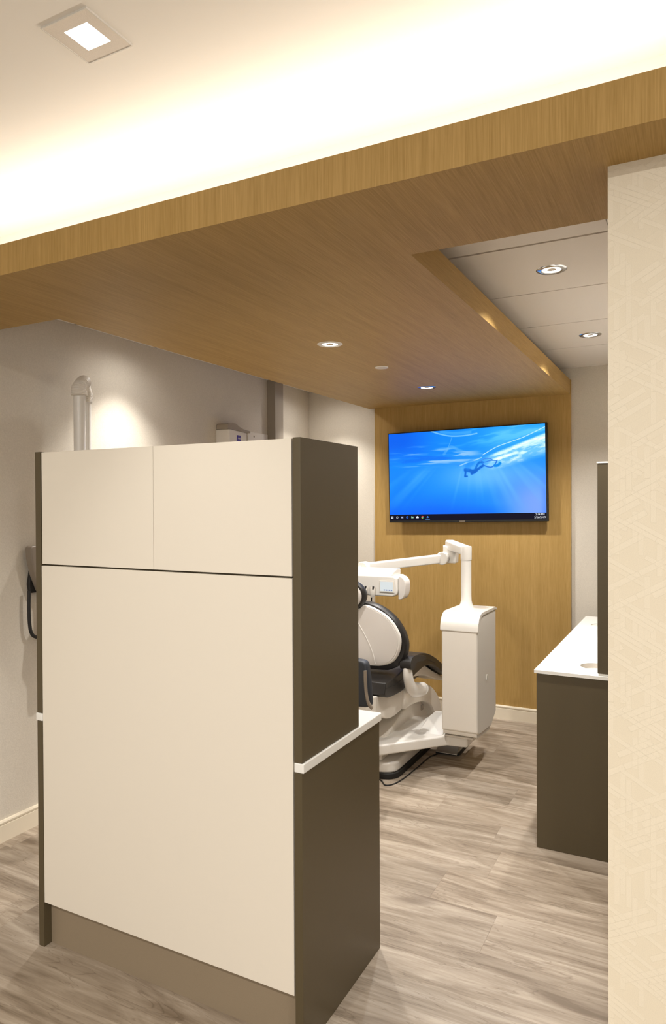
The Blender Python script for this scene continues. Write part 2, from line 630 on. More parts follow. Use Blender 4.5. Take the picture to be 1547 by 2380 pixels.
# ------------------------------------------------------------------ dividing cabinet
FY = 1.752
cab = thing('divider_cabinet', 'tall cream and bronze dividing cabinet in the foreground', 'cabinet', (-1.58, 1.9, 0))
LX0, LX1, RX0, RX1 = -2.146, -2.119, -1.047, -1.020
TOP = 1.817
for nm, x0, x1 in (('back_panel', LX1 + .002, -1.5862), ('back_panel', -1.5848, -1.0535)):
    obj(nm, B(x0, x1, FY + .002, FY + .020, 1.4095, TOP), MT['white_lam'], cab, bevel=.0008, seg=1)
obj('back_panel', B(LX1 + .0005, -1.052, FY, FY + .020, .1645, 1.4035), MT['white_lam'], cab, bevel=.0008, seg=1)
for x0, x1 in ((LX0, LX1), (RX0, RX1)):
    obj('side_panel', B(x0, x1, FY - .002, 2.309, 0, .8315), MT['laminate'], cab, bevel=.0008, seg=1)
    obj('side_panel', B(x0, x1, FY - .002, 2.137, .8615, TOP + .002), MT['laminate'], cab, bevel=.0008, seg=1)
obj('toe_kick', B(LX1, RX0, 1.783, 1.800, 0, .17), MT['kick'], cab)
obj('carcass', B(LX1, RX0, 1.7725, 2.285, .17, .8315), MT['laminate'], cab)
obj('carcass', B(LX1, RX0, 1.7725, 2.115, .8615, 1.812), MT['laminate'], cab)
obj('toe_kick', B(LX1, RX0, 2.23, 2.245, 0, .17), MT['kick'], cab)
for k in range(2):
    x0 = LX1 + .002 + k * (RX0 - LX1) / 2
    x1 = x0 + (RX0 - LX1) / 2 - .004
    d = obj('door', B(x0, x1, 2.285, 2.305, .172, .829), MT['white_lam'], cab, bevel=.001, seg=1)
    hx = x1 - .04 if k == 0 else x0 + .04
    obj('handle', B(hx - .006, hx + .006, 2.305, 2.330, .62, .77), MT['steel'], d, bevel=.002)
    d = obj('door', B(x0, x1, 2.115, 2.135, .864, 1.812), MT['white_lam'], cab, bevel=.001, seg=1)
    obj('handle', B(hx - .006, hx + .006, 2.135, 2.160, 1.0, 1.15), MT['steel'], d, bevel=.002)
wt = obj('worktop', prism([(-2.152, FY - .003), (LX1, FY - .003), (LX1, 1.7728), (RX0, 1.7728), (RX0, FY - .003), (-1.014, FY - .003), (-1.014, 2.318), (-2.152, 2.318)], 2, .832, .861), MT['solid'], cab, bevel=.0035, seg=3)


# ------------------------------------------------------------------ right-hand cabinet
cab2 = thing('side_cabinet', 'bronze cabinet with tall upper part along the right wall', 'cabinet', (-.35, 4.2, 0))
obj('side_panel', B(-.662, XR - .004, 3.330, 3.352, 0, .824), MT['laminate'], cab2, bevel=.001, seg=1)
obj('carcass', B(-.64, XR - .004, 3.352, 5.05, .10, .79), MT['laminate'], cab2)
obj('toe_kick', B(-.60, XR - .004, 3.352, 5.05, 0, .10), MT['kick'], cab2)
for k in range(3):
    y0 = 3.354 + k * .565
    d = obj('door', B(-.660, -.641, y0, y0 + .561, .105, .800), MT['laminate'], cab2, bevel=.001, seg=1)
    obj('handle', B(-.685, -.660, y0 + .24, y0 + .32, .74, .75), MT['steel'], d, bevel=.002)
obj('upper_side_panel', B(-.392, XR - .004, 3.333, 3.355, .850, 1.802), MT['laminate'], cab2, bevel=.001, seg=1)
obj('upper_carcass', B(-.385, XR - .004, 3.355, 5.05, .845, 1.802), MT['laminate'], cab2)
obj('top_board', B(-.395, XR - .004, 3.330, 5.06, 1.803, 1.810), MT['solid'], cab2)
obj('upstand', B(-.388, XR - .004, 3.336, 3.352, .8405, .850), MT['solid'], cab2)
# worktop with two round chutes
cu = bpy.data.curves.new('worktop', 'CURVE')
cu.dimensions = '2D'
cu.fill_mode = 'BOTH'
cu.extrude = .0075


def loop(pts):
    s = cu.splines.new('POLY')
    s.points.add(len(pts) - 1)
    for p, c in zip(s.points, pts):
        p.co = (c[0], c[1], 0, 1)
    s.use_cyclic_u = True


loop([(-.672, 3.322), (XR - .003, 3.322), (XR - .003, 5.072), (-.672, 5.072)])
HOLES = [(-.420, 3.522, .072), (-.530, 4.735, .066)]
for hx, hy, hr in HOLES:
    loop([(hx + hr * math.cos(a), hy + hr * math.sin(a)) for a in [-2 * math.pi * k / 40 for k in range(40)]])
tmp = bpy.data.objects.new('tmp', cu)
COL.objects.link(tmp)
bpy.context.view_layer.update()
me = bpy.data.meshes.new_from_object(tmp)
bpy.data.objects.remove(tmp)
me.name = 'worktop'
me.materials.clear()
me.materials.append(MT['solid'])
wt2 = bpy.data.objects.new('worktop', me)
wt2.location = (0, 0, .8325)
COL.objects.link(wt2)
tag(wt2, 'white worktop with round waste chutes on the cabinet at right', 'worktop')
for hx, hy, hr in HOLES:
    dd = -.022 if hy < 4 else -.004
    c = obj('chute_liner', lathe([(hr - .0005, -.001), (hr - .0005, dd), (0, dd)], (hx, hy, .8385), 40), MT['plastic_m'], wt2, smooth=True)

# ------------------------------------------------------------------ television
TX0, TX1, TZ0, TZ1 = -2.178, -.940, 1.486, 2.200
tv = thing('television', 'wall-mounted television showing a blue underwater desktop with a diver', 'television', (-1.56, 5.20, 1.84))
TY = 5.135
obj('mount', B(-1.76, -1.36, 5.165, 5.215, 1.68, 1.98), MT['black'], tv)
obj('casing', B(TX0, TX1, TY, 5.165, TZ0, TZ1), MT['black'], tv, bevel=.003)
obj('badge', B(-1.60, -1.555, TY - .0015, TY, 1.489, 1.495), MT['grey'], tv)
SX0, SX1, SZb, SZt = -2.170, -.953, 1.549, 2.192

NX, NZ = 460, 250
rng = np.random.default_rng(3)


def vnoise(u, v, fx, fy, seed):
    r = np.random.default_rng(seed).random((64, 64))
    x, yv = u * fx, v * fy
    xi, yi = np.floor(x).astype(int), np.floor(yv).astype(int)
    fx_, fy_ = x - xi, yv - yi
    fx_, fy_ = fx_ * fx_ * (3 - 2 * fx_), fy_ * fy_ * (3 - 2 * fy_)
    g = lambda a, b: r[a % 64, b % 64]
    return (g(xi, yi) * (1 - fx_) + g(xi + 1, yi) * fx_) * (1 - fy_) + (g(xi, yi + 1) * (1 - fx_) + g(xi + 1, yi + 1) * fx_) * fy_


def fbm(u, v, fx, fy, seed):
    return sum(vnoise(u, v, fx * 2 ** k, fy * 2 ** k, seed + k) / 2 ** k for k in range(4)) / 1.875


U, V = np.meshgrid((np.arange(NX) + .5) / NX, (np.arange(NZ) + .5) / NZ)      # V from top down
# points below are given in a 1175 x 602 page laid on the screen
PX, PY = U * 1170, V * 600
sm = lambda e0, e1, x: np.clip((x - e0) / (e1 - e0), 0, 1) ** 2 * (3 - 2 * np.clip((x - e0) / (e1 - e0), 0, 1))
img = np.zeros((NZ, NX, 3))


def mixin(m, c):
    global img
    m = np.clip(m, 0, 1)[..., None]
    img = img * (1 - m) + np.array(c, float) * m


img[:] = (14, 132, 246)
mixin(sm(450, 100, PX) * sm(260, 60, PY), (4, 96, 232))
mixin(sm(400, 1000, PX) * sm(300, 60, PY), (40, 160, 255))
mixin(np.exp(-((PX - 750) / 330) ** 2 - ((PY - 330) / 110) ** 2), (92, 178, 255))
mixin(sm(700, 1100, PX) * sm(200, 520, PY), (116, 158, 255))
mixin(sm(420, 600, PY) * sm(900, 300, PX) * .9, (6, 104, 250))
mixin(sm(520, 600, PY) * sm(1000, 700, PX) * .6, (0, 96, 248))
mixin(np.exp(-((PX - 130) / 120) ** 2 - ((PY - 440) / 120) ** 2) * .6, (0, 116, 255))
mixin(sm(1120, 1170, PX) * sm(250, 500, PY) * .5, (60, 120, 255))
# soft light shafts fanning down from the swimmer
ang = np.arctan2(PX - 660, PY + 40)
sh = vnoise((ang + 2) * 1., V * .6, 11, 1, 21) * .65 + vnoise((ang + 2) * 1., V * .6, 23, 1, 22) * .35
mixin(sm(.52, .85, sh) * sm(210, 330, PY) * sm(640, 330, PY) * .55, (104, 186, 255))
# surface ripples on the left and the middle
rp_ = fbm(U + V * .15, V - U * .03, 5, 34, 31)
mixin(sm(.56, .76, rp_) * np.exp(-((PY - 185) / 62) ** 2) * sm(790, 560, PX) * sm(-40, 160, PX) * 1.3, (140, 192, 252))
mixin(sm(.50, .68, 1 - rp_) * np.exp(-((PY - 195) / 55) ** 2) * sm(760, 500, PX) * .45, (4, 92, 226))
rp2 = fbm(U + V * .4, V + U * .25, 7, 16, 41)
mixin(sm(.52, .75, rp2) * sm(170, 40, PY) * sm(360, 520, PX) * .9, (90, 196, 255))


def stroke(pts, wd, c, a=1.):
    pts = spline(pts, 8)
    d = np.full(PX.shape, 1e9)
    for (x0, y0), (x1, y1) in zip(pts, pts[1:]):
        dx, dy = x1 - x0, y1 - y0
        tt = np.clip(((PX - x0) * dx + (PY - y0) * dy) / (dx * dx + dy * dy + 1e-9), 0, 1)
        d = np.minimum(d, np.hypot(PX - x0 - tt * dx, PY - y0 - tt * dy))
    mixin(sm(wd, wd * .35, d) * a, c)


def fill(pts, c, a=1.):
    inside = np.zeros(PX.shape, bool)
    n = len(pts)
    for i in range(n):
        x0, y0 = pts[i]
        x1, y1 = pts[(i + 1) % n]
        cond = ((y0 > PY) != (y1 > PY)) & (PX < (x1 - x0) * (PY - y0) / (y1 - y0 + 1e-9) + x0)
        inside ^= cond
    mixin(inside * a, c)


stroke([(345, 0), (420, 26), (500, 44), (600, 46), (690, 36)], 7, (150, 208, 255), .7)
stroke([(420, 8), (520, 26), (640, 24)], 16, (120, 195, 255), .35)
stroke([(505, 45), (488, 90), (460, 150)], 4, (110, 185, 255), .5)
stroke([(440, 170), (490, 120), (560, 150), (640, 180)], 14, (110, 180, 255), .45)
# bright surf towards the upper right
crest = 210 - (PX - 720) * .33
surf = sm(-6, 14, PY - crest) * sm(125, 40, PY - crest - (PX - 720) * .10) * sm(715, 850, PX)
tx = fbm(U * .9 - V * .5, V + U * .55, 16, 34, 51)
mixin(surf * (.62 + .38 * sm(.34, .58, tx)), (206, 242, 255))
mixin(sm(720, 900, PX) * sm(0, 40, PY) * sm(crest * 1.0 + 5, crest - 60, PY) * .45, (90, 190, 255))
mixin(surf * sm(.62, .8, tx), (248, 255, 252))
mixin(surf * sm(.42, .3, tx) * .6, (80, 180, 245))
stroke([(730, 190), (830, 140), (930, 110), (1030, 80), (1170, 22)], 3.5, (225, 248, 255), .8)
stroke([(560, 258), (610, 240), (660, 228), (720, 208)], 6, (228, 246, 255), .5)


def dv(L):   # page coordinates of the swimmer, measured in an enlarged view of her outline
    return [(((x / 11.05 + 200) * 3.223 - 137) * 1.0, ((y / 11.05 + 120) * 3.223 - 338 + (((x / 11.05 + 200) * 3.223 - 137)) * .066) * 1.0) for x, y in L]


DK = (4, 96, 200)
for p, wd, c in (([(308, 842), (320, 760), (318, 700)], 9, DK), ([(318, 690), (420, 700), (500, 720), (590, 690)], 16, DK), ([(480, 770), (560, 730)], 13, DK),
                 ([(570, 670), (620, 570), (680, 500), (760, 500)], 10, (8, 110, 210)), ([(600, 690), (700, 620), (770, 570)], 11, DK),
                 ([(760, 505), (850, 480), (960, 450), (1090, 450)], 4, (40, 120, 220)), ([(700, 480), (800, 415), (930, 405), (1000, 430)], 4, (60, 130, 225)),
                 ([(770, 560), (880, 600), (990, 600), (1070, 530), (1120, 440)], 5, (20, 105, 215)), ([(1060, 570), (1130, 560), (1190, 510)], 12, (0, 130, 225)),
                 ([(310, 850), (360, 845)], 7, DK), ([(370, 640), (420, 560), (480, 500)], 26, (16, 130, 236))):
    stroke(dv(p), wd * 1.15, c, .95 if wd < 20 else .5)
img = np.clip(img, 0, 255)

me = bpy.data.meshes.new('screen')
gx = np.linspace(SX0, SX1, NX + 1)
gz = np.linspace(SZt, SZb, NZ + 1)
verts = [(float(x), TY - .0012, float(z)) for z in gz for x in gx]
faces = [(r * (NX + 1) + c, (r + 1) * (NX + 1) + c, (r + 1) * (NX + 1) + c + 1, r * (NX + 1) + c + 1) for r in range(NZ) for c in range(NX)]
me.from_pydata(verts, [], faces)
at_ = me.color_attributes.new('picture', 'FLOAT_COLOR', 'CORNER')
pic = img[:, :, :] / 255
pl = np.where(pic <= .04045, pic / 12.92, ((pic + .055) / 1.055) ** 2.4)
buf = np.ones((NZ * NX, 4, 4), np.float32)
buf[:, :, :3] = pl.reshape(-1, 1, 3)
at_.data.foreach_set('color', buf.ravel())
m, nt, b = newmat('lit_screen')
vc = node(nt, 'ShaderNodeVertexColor', layer_name='picture')
b.inputs['Base Color'].default_value = (0, 0, 0, 1)
b.inputs['Roughness'].default_value = .3
b.inputs['Specular IOR Level'].default_value = .2
nt.links.new(vc.outputs[0], b.inputs['Emission Color'])
b.inputs['Emission Strength'].default_value = 1.15
me.materials.append(m)
scr = bpy.data.objects.new('screen', me)
COL.objects.link(scr)
scr.parent = tv
scr.matrix_parent_inverse = tv.matrix_basis.inverted()
tb = obj('taskbar', B(SX0, SX1, TY - .0012, TY - .0004, 1.502, SZb), emit('taskbar_glow', (14, 12, 34), 1.), tv)


def text(s, x, z, size, par, mat, y=TY - .0025, name='text'):
    c = bpy.data.curves.new(name, 'FONT')
    c.body = s
    c.size = size
    c.align_x = 'RIGHT'
    o = bpy.data.objects.new(name, c)
    o.location = (x, y, z)
    o.rotation_euler = (math.pi / 2, 0, 0)
    COL.objects.link(o)
    bpy.context.view_layer.update()
    me = bpy.data.meshes.new_from_object(o)
    bpy.data.objects.remove(o)
    me.materials.clear()
    me.materials.append(mat)
    o = bpy.data.objects.new(name, me)
    o.location = (x, y, z)
    o.rotation_euler = (math.pi / 2, 0, 0)
    COL.objects.link(o)
    o.parent = par
    bpy.context.view_layer.update()
    o.matrix_parent_inverse = par.matrix_world.inverted()
    return o


text('2:14 PM', -.965, 1.531, .020, tb, MT['ink'], name='clock_text')
text('2/26/2019', -.958, 1.510, .020, tb, MT['ink'], name='date_text')
IC = {}


def flat(name, quads, rgb, z0=1.525, par=tb):
    bm = bmesh.new()
    for (x0, x1, a0, a1) in quads:
        box(bm, x0, x1, TY - .0028, TY - .0016, a0, a1)
    return obj(name, bm, emit(name + '_ink', rgb, 1.), par)


zc = 1.5265
icx = [SX0 + .020 + k * .0425 for k in range(8)]
h = .0085
x = icx[0]
flat('menu_icon', [(x - h, x - .0008, zc - h, zc - .0008), (x + .0008, x + h, zc - h, zc - .0008), (x - h, x - .0008, zc + .0008, zc + h), (x + .0008, x + h, zc + .0008, zc + h)], (225, 235, 250))


def ringicon(name, x, r0, r1, rgb, a0=0, a1=2 * math.pi):
    bm = bmesh.new()
    n = 20
    vs = [(bm.verts.new((x + r0 * math.cos(a), TY - .0028, zc + r0 * math.sin(a))), bm.verts.new((x + r1 * math.cos(a), TY - .0028, zc + r1 * math.sin(a)))) for a in [a0 + (a1 - a0) * k / n for k in range(n + 1)]]
    for p, q2 in zip(vs, vs[1:]):
        bm.faces.new((p[0], p[1], q2[1], q2[0]))
    return obj(name, bm, emit(name + '_ink', rgb, 1.), tb)


ringicon('search_icon', icx[1], .0062, .0085, (225, 235, 250))
x = icx[2]
flat('task_icon', [(x - .008, x + .002, zc - .006, zc + .006), (x + .004, x + .008, zc + .001, zc + .006), (x + .004, x + .008, zc - .006, zc - .001)], (170, 185, 225))
ringicon('browser_icon', icx[3], .0055, .0095, (50, 110, 225), .5, 5.6)
flat('browser_bar_icon', [(icx[3] - .006, icx[3] + .0085, zc - .001, zc + .002)], (50, 110, 225))
x = icx[4]
flat('folder_icon', [(x - .009, x + .009, zc - .007, zc + .005), (x - .009, x - .002, zc + .005, zc + .008)], (150, 200, 170))
x = icx[5]
flat('mail_icon', [(x - .010, x + .010, zc - .007, zc + .003)], (235, 240, 250))
bm = bmesh.new()
v = [bm.verts.new(p) for p in ((x - .010, TY - .0028, zc + .003), (x + .010, TY - .0028, zc + .003), (x, TY - .0028, zc + .010))]
bm.faces.new(v)
obj('mail_flap_icon', bm, emit('mail_flap_ink', (210, 225, 250), 1.), tb)
x = icx[6]
for k, c in enumerate(((220, 60, 50), (240, 200, 60), (70, 170, 90))):
    ringicon('web_icon', x, .0042, .0098, c, .52 + k * 2.094, .52 + (k + 1) * 2.094)
ringicon('web_icon', x, .0, .0036, (80, 140, 230))
x = icx[7]
flat('app_icon', [(x - .008, x - .001, zc - .007, zc - .002), (x, x + .007, zc - .004, zc + .004), (x - .003, x + .001, zc + .002, zc + .009)], (80, 150, 250))
flat('active_line', [(x - .018, x + .018, 1.5065, 1.5085)], (110, 170, 240))
tv.rotation_euler = (0, math.radians(-.85), 0)


# ------------------------------------------------------------------ dental chair
ch = thing('dental_chair', 'black and white dental chair turned towards the television', 'dental chair', (-1.83, 4.1, 0))


def rrect(x0, x1, y0, y1, r, n=6):
    out = []
    for cx_, cy_, a in ((x1 - r, y1 - r, 0), (x0 + r, y1 - r, 90), (x0 + r, y0 + r, 180), (x1 - r, y0 + r, 270)):
        for k in range(n + 1):
            t_ = math.radians(a + 90 * k / n)
            out.append((cx_ + r * math.cos(t_), cy_ + r * math.sin(t_)))
    return out


CX = -1.86
obj('base_pad', prism(rrect(-2.165, -1.555, 3.742, 4.86, .09), 2, 0, .034), MT['rubber'], ch, bevel=.004)
obj('base', prism(rrect(-2.155, -1.565, 3.750, 4.85, .09), 2, .030, .094), MT['plastic'], ch, bevel=.016, seg=3)
# diagonal support plate carrying the delivery column
pl_ = [(-2.05, 3.50), (-1.72, 3.60), (-1.335, 4.045), (-1.215, 4.06), (-1.215, 4.36), (-1.45, 4.40), (-1.60, 4.34), (-2.05, 4.25)]
obj('support_plate', prism(pl_, 2, .150, .214), MT['plastic'], ch, bevel=.012, seg=3)
obj('plate_ramp', prism([(4.02, .21), (4.10, .235), (4.22, .262), (4.36, .262), (4.36, .21)], 0, -1.52, -1.36), MT['plastic'], ch, bevel=.015, seg=3)
# lift shield and lift arm
sh_ = spline([(3.78, .20), (3.95, .245), (4.15, .30), (4.40, .36), (4.55, .34), (4.66, .22), (4.70, .12)], 5)
obj('lift_shield', prism(sh_ + [(3.78, .09)], 0, -2.05, -1.655), MT['plastic_m'], ch, bevel=.015, seg=3)
arm_ = spline([(4.02, .47), (4.20, .465), (4.36, .43), (4.52, .37), (4.66, .27), (4.74, .14)], 5) + spline([(4.60, .13), (4.50, .24), (4.38, .30), (4.20, .335), (4.02, .34)], 5)
obj('lift_arm', prism(arm_, 0, -2.00, -1.60), MT['plastic_m'], ch, bevel=.02, seg=3)
obj('arm_clip', B(-1.602, -1.594, 4.30, 4.33, .265, .30), MT['grey'], ch)
# underseat shell
up_ = spline([(3.50, .515), (3.56, .53), (3.70, .505), (3.80, .49), (3.95, .49), (4.08, .52), (4.14, .53)], 5) + \
    spline([(4.16, .46), (4.12, .385), (4.02, .345), (3.90, .335), (3.80, .345), (3.70, .38), (3.62, .42), (3.50, .45)], 5)
obj('seat_shell', prism(up_, 0, -2.11, -1.62), MT['plastic_m'], ch, bevel=.02, seg=3)
obj('seat_carriage', prism(spline([(3.46, .555), (3.58, .565), (3.75, .525), (3.90, .50), (4.10, .51)], 5) + [(4.10, .47), (3.90, .455), (3.70, .465), (3.55, .51), (3.46, .53)], 0, -2.08, -1.66), MT['plastic'], ch, bevel=.01)
# seat with leg rest
st = spline([(3.66, .595), (3.85, .602), (4.00, .632), (4.11, .655), (4.22, .658), (4.33, .640), (4.45, .602), (4.56, .555), (4.68, .497), (4.85, .430), (4.98, .385)], 5) + \
    spline([(4.99, .345), (4.85, .372), (4.68, .435), (4.56, .492), (4.45, .535), (4.31, .555), (4.18, .545), (4.07, .528), (3.97, .494), (3.86, .488), (3.70, .500), (3.64, .53)], 5)
seat = obj('seat', prism(st, 0, -2.14, -1.575), MT['leather'], ch, bevel=.028, seg=4)
# piping line on the flank
obj('piping', tube(spline([(-1.574, 3.66, .563), (-1.574, 3.85, .556), (-1.574, 3.98, .575), (-1.574, 4.10, .605), (-1.574, 4.22, .612), (-1.574, 4.36, .59), (-1.574, 4.5, .54)], 5), .0022, 6), MT['rubber'], seat)
leg_ = spline([(4.06, .50), (4.16, .545), (4.31, .555), (4.45, .530), (4.60, .465), (4.86, .36)], 4) + spline([(4.86, .33), (4.62, .40), (4.46, .455), (4.30, .485), (4.20, .49), (4.12, .47)], 4)
obj('legrest_shell', prism(leg_, 0, -2.08, -1.63), MT['plastic_m'], ch, bevel=.012)
obj('legrest_slide', B(-1.98, -1.70, 4.24, 4.56, .425, .45), MT['grey'], ch, bevel=.006)


# backrest
def tilt(z, y0=3.80, z0=.82, k=.14):
    return y0 - (z - z0) * k


half = [(-1.80, 1.020), (-1.769, 1.036), (-1.72, 1.036), (-1.664, 1.018), (-1.609, .986), (-1.562, .943), (-1.529, .894), (-1.508, .845), (-1.500, .793), (-1.508, .742), (-1.530, .697),
        (-1.563, .660), (-1.610, .635), (-1.68, .622)]
full = half + [(2 * CX - x, z) for x, z in half[::-1]]
full = spline(full, 3, closed=True)
obj('backrest_cushion', dome(full, (CX, .82), [(.80, .085), (.94, .075), (.99, .05), (1.0, .025), (.99, .005), (.965, -.008), (.90, -.008)], tilt), MT['leather'], ch, smooth=True)
hs = [(-1.774, .999), (-1.742, 1.020), (-1.712, 1.022), (-1.657, 1.005), (-1.592, .970), (-1.548, .926), (-1.520, .878), (-1.508, .833), (-1.515, .775), (-1.538, .722), (-1.573, .684), (-1.62, .662), (-1.70, .650)]
hs = [(x - .018, z + .0) for x, z in hs]
fs = spline(hs + [(2 * CX - x, z) for x, z in hs[::-1]], 3, closed=True)
obj('backrest_shell', dome(fs, (CX, .83), [(.98, -.006), (1.0, -.016), (.992, -.026), (.97, -.031), (.955, -.030)], tilt), MT['plastic'], ch, smooth=True)
obj('backrest_cover', dome(fs, (CX, .83), [(.95, -.028), (.945, -.033), (.80, -.037), (.5, -.040), (.2, -.041)], tilt), MT['shell'], ch, smooth=True)
for s in (1, -1):
    pts = spline([(CX + s * .035, 3.72, .985), (CX + s * .06, 3.728, .93), (CX + s * .11, 3.745, .84), (CX + s * .15, 3.76, .745), (CX + s * .165, 3.775, .67)], 6)
    pts = [(x, tilt(z) - .040, z) for x, y_, z in pts]
    obj('crease', tube(pts, .0035, 8), MT['plastic'], ch, smooth=True)
# headrest
el = [(CX + .135 * math.cos(a), 1.085 + .100 * math.sin(a)) for a in [2 * math.pi * k / 36 for k in range(36)]]
ht = lambda z: 3.70 - (z - 1.085) * .2
obj('headrest_cushion', dome(el, (CX, 1.085), [(.75, .07), (.93, .06), (1, .035), (1, .012), (.95, 0), (.85, 0)], ht), MT['leather'], ch, smooth=True)
obj('headrest_shell', dome(el, (CX, 1.085), [(.86, .0), (.87, -.010), (.82, -.018), (.6, -.024), (.3, -.027)], ht), MT['shell'], ch, smooth=True)
obj('headrest_post', B(CX - .03, CX + .03, 3.755, 3.775, .93, 1.06), MT['steel'], ch, bevel=.004)
# armrests
for s, xa in ((1, -1.515), (-1, -2.20)):
    path = spline([(xa, 3.850, .672), (xa, 3.848, .640), (xa, 3.860, .585), (xa, 3.895, .530), (xa, 3.955, .490), (xa, 4.030, .472), (xa, 4.095, .466)], 6)
    a = obj('armrest', tube(path, [.034 + .008 * min(1, k / 20) for k in range(len(path))], 18, flat=.72), MT['plastic'], ch, smooth=True)
    obj('hinge_cap', lathe([(0, -.007), (.032, -.007), (.040, -.003), (.040, .004), (0, .004)], (xa, 4.102, .466), 28, axis=1), MT['plastic'], a, smooth=True)
    pad = spline([(3.812, .655), (3.812, .690), (3.84, .714), (3.90, .718), (3.98, .704), (4.06, .682), (4.08, .664), (4.03, .657), (3.95, .670), (3.90, .668), (3.885, .645), (3.845, .640)], 3, closed=True)
    obj('armrest_pad', prism(pad, 0, xa - .035, xa + .035), MT['leather'], a, bevel=.012, seg=3)
    obj('pivot', B(min(xa, CX + s * .20), max(xa, CX + s * .20), 4.03, 4.09, .44, .49), MT['plastic_m'], a, bevel=.01)

# ------------------------------------------------------------------ delivery unit
du = thing('delivery_unit', 'white dental delivery unit with column and instrument arm', 'dental unit', (-1.24, 4.2, .25))
bx0, bx1, by0, by1 = -1.357, -1.135, 4.0, 4.43
R0 = .095
curve = lambda off, zt: [(by0 + off + R0 * (1 - math.cos(a)), zt - R0 + R0 * math.sin(a)) for a in [math.pi / 2 * k / 10 for k in range(11)]]
body = prism([(by0, .262)] + curve(0., .957) + [(by1, .944), (by1, .290), (by1 - .12, .225), (by0 + .04, .245)], 0, bx0, bx1)
obj('housing', body, MT['plastic_m'], du, bevel=.012, seg=3)
outer = [(by0 - .006, .866)] + [(by0 - .006 + (R0 + .004) * (1 - math.cos(a)), .872 + (R0 + .003) * math.sin(a)) for a in [math.pi / 2 * k / 10 for k in range(11)]] + [(by1 - .03, .966), (by1 + .006, .952)]
inner = [(by1 + .006, .940), (by1 - .02, .950)] + curve(.012, .952)[::-1] + [(by0 + .012, .866)]
obj('top_cap', prism(outer + inner, 0, bx0 - .005, bx1 + .005), MT['plastic'], du, bevel=.004, seg=2)
obj('bottom_tray', prism([(by0 + .004, .262), (by0 + .010, .238), (by0 + .05, .226), (by1 - .14, .208), (by1 - .13, .228), (by0 + .05, .262)], 0, bx0 + .006, bx1 - .006), MT['plastic_m'], du, bevel=.004)
obj('foot_bracket', prism([(4.02, .226), (4.02, .216), (4.34, .2155), (4.40, .19), (4.52, .24), (4.40, .262)], 0, bx0 + .01, bx1 - .035), MT['plastic_m'], du, bevel=.006)
obj('latch', B(bx1, bx1 + .006, 4.185, 4.20, .545, .575), MT['plastic'], du, bevel=.001)
px, py = -1.305, 4.345
obj('pole', lathe([(.048, .0), (.040, .012), (.034, .035), (.0325, .07), (.0325, .30)], (px, py, .966), 32), MT['plastic'], du, smooth=True)
# swivel sleeve and first arm
obj('sleeve', lathe([(.0345, 1.262), (.0355, 1.266), (.0355, 1.345), (.033, 1.352), (0, 1.352)], (px, py, 0), 32), MT['plastic'], du, smooth=True)
e1 = Vector((-1.52, 4.66, 0))
d1 = (e1 - Vector((px, py, 0))).normalized()
n1 = Vector((-d1.y, d1.x, 0))


def slanted(p0, p1, w0, w1, z00, z01, z10, z11):
    bm = bmesh.new()
    d = (p1 - p0).normalized()
    n = Vector((-d.y, d.x, 0))
    vs = []
    for p, w2, za, zb in ((p0, w0, z00, z01), (p1, w1, z10, z11)):
        for s, z in ((-1, za), (1, za), (1, zb), (-1, zb)):
            q_ = p + n * s * w2
            vs.append(bm.verts.new((q_.x, q_.y, z)))
    bm.faces.new(vs[:4])
    bm.faces.new(vs[4:][::-1])
    for k in range(4):
        bm.faces.new((vs[k], vs[(k + 1) % 4], vs[4 + (k + 1) % 4], vs[4 + k]))
    return bm


obj('swivel_arm', slanted(Vector((px, py, 0)) - d1 * .0, e1, .034, .032, 1.295, 1.352, 1.305, 1.374), MT['plastic'], du, bevel=.012, seg=3)
obj('drop_block', prism([(-1.545, 1.215), (-1.455, 1.215), (-1.450, 1.31), (-1.545, 1.34)], 1, 4.59, 4.665), MT['plastic'], du, bevel=.008, seg=2)
jy = 4.58
obj('elbow', lathe([(0, -.012), (.040, -.012), (.044, -.008), (.044, .06), (.04, .066), (0, .066)], (-1.538, jy - .02, 1.250), 32, axis=1), MT['plastic'], du, smooth=True)
a0, a1 = Vector((-1.535, 4.60, 0)), Vector((-1.935, 4.14, 0))
obj('spring_arm', slanted(a0, a1, .026, .026, 1.218, 1.280, 1.176, 1.236), MT['plastic'], du, bevel=.010, seg=3)
obj('knuckle', lathe([(0, -.035), (.034, -.035), (.038, -.03), (.038, .03), (.034, .035), (0, .035)], (-1.93, 4.13, 1.210), 28, axis=1), MT['plastic'], du, smooth=True)
obj('drop_post', lathe([(.02, 0), (.02, .06)], (-1.95, 4.08, 1.165), 20), MT['plastic'], du, smooth=True)
# instrument head
head = prism([(-2.25, 1.050), (-1.650, 1.052), (-1.628, 1.066), (-1.622, 1.10), (-1.628, 1.168), (-1.645, 1.178), (-2.25, 1.178)], 1, 3.95, 4.12)
hd = obj('instrument_head', head, MT['plastic'], du, bevel=.010, seg=3)
obj('head_top', prism([(3.955, 1.176), (4.12, 1.176), (4.12, 1.213), (4.06, 1.218), (4.0, 1.203)], 0, -2.24, -1.665), MT['plastic'], hd, bevel=.006)
obj('handle', prism(spline([(-1.622, 1.178), (-1.595, 1.168), (-1.578, 1.135), (-1.582, 1.075), (-1.598, 1.040), (-1.625, 1.034)], 4), 1, 3.975, 4.06), MT['shell'], hd, bevel=.008)
obj('display_bezel', B(-1.738, -1.640, 3.944, 3.950, 1.078, 1.150), MT['plastic_m'], hd, bevel=.002)
dsp = obj('display', B(-1.732, -1.646, 3.9425, 3.9445, 1.085, 1.144), MT['lcd'], hd)
bm = bmesh.new()
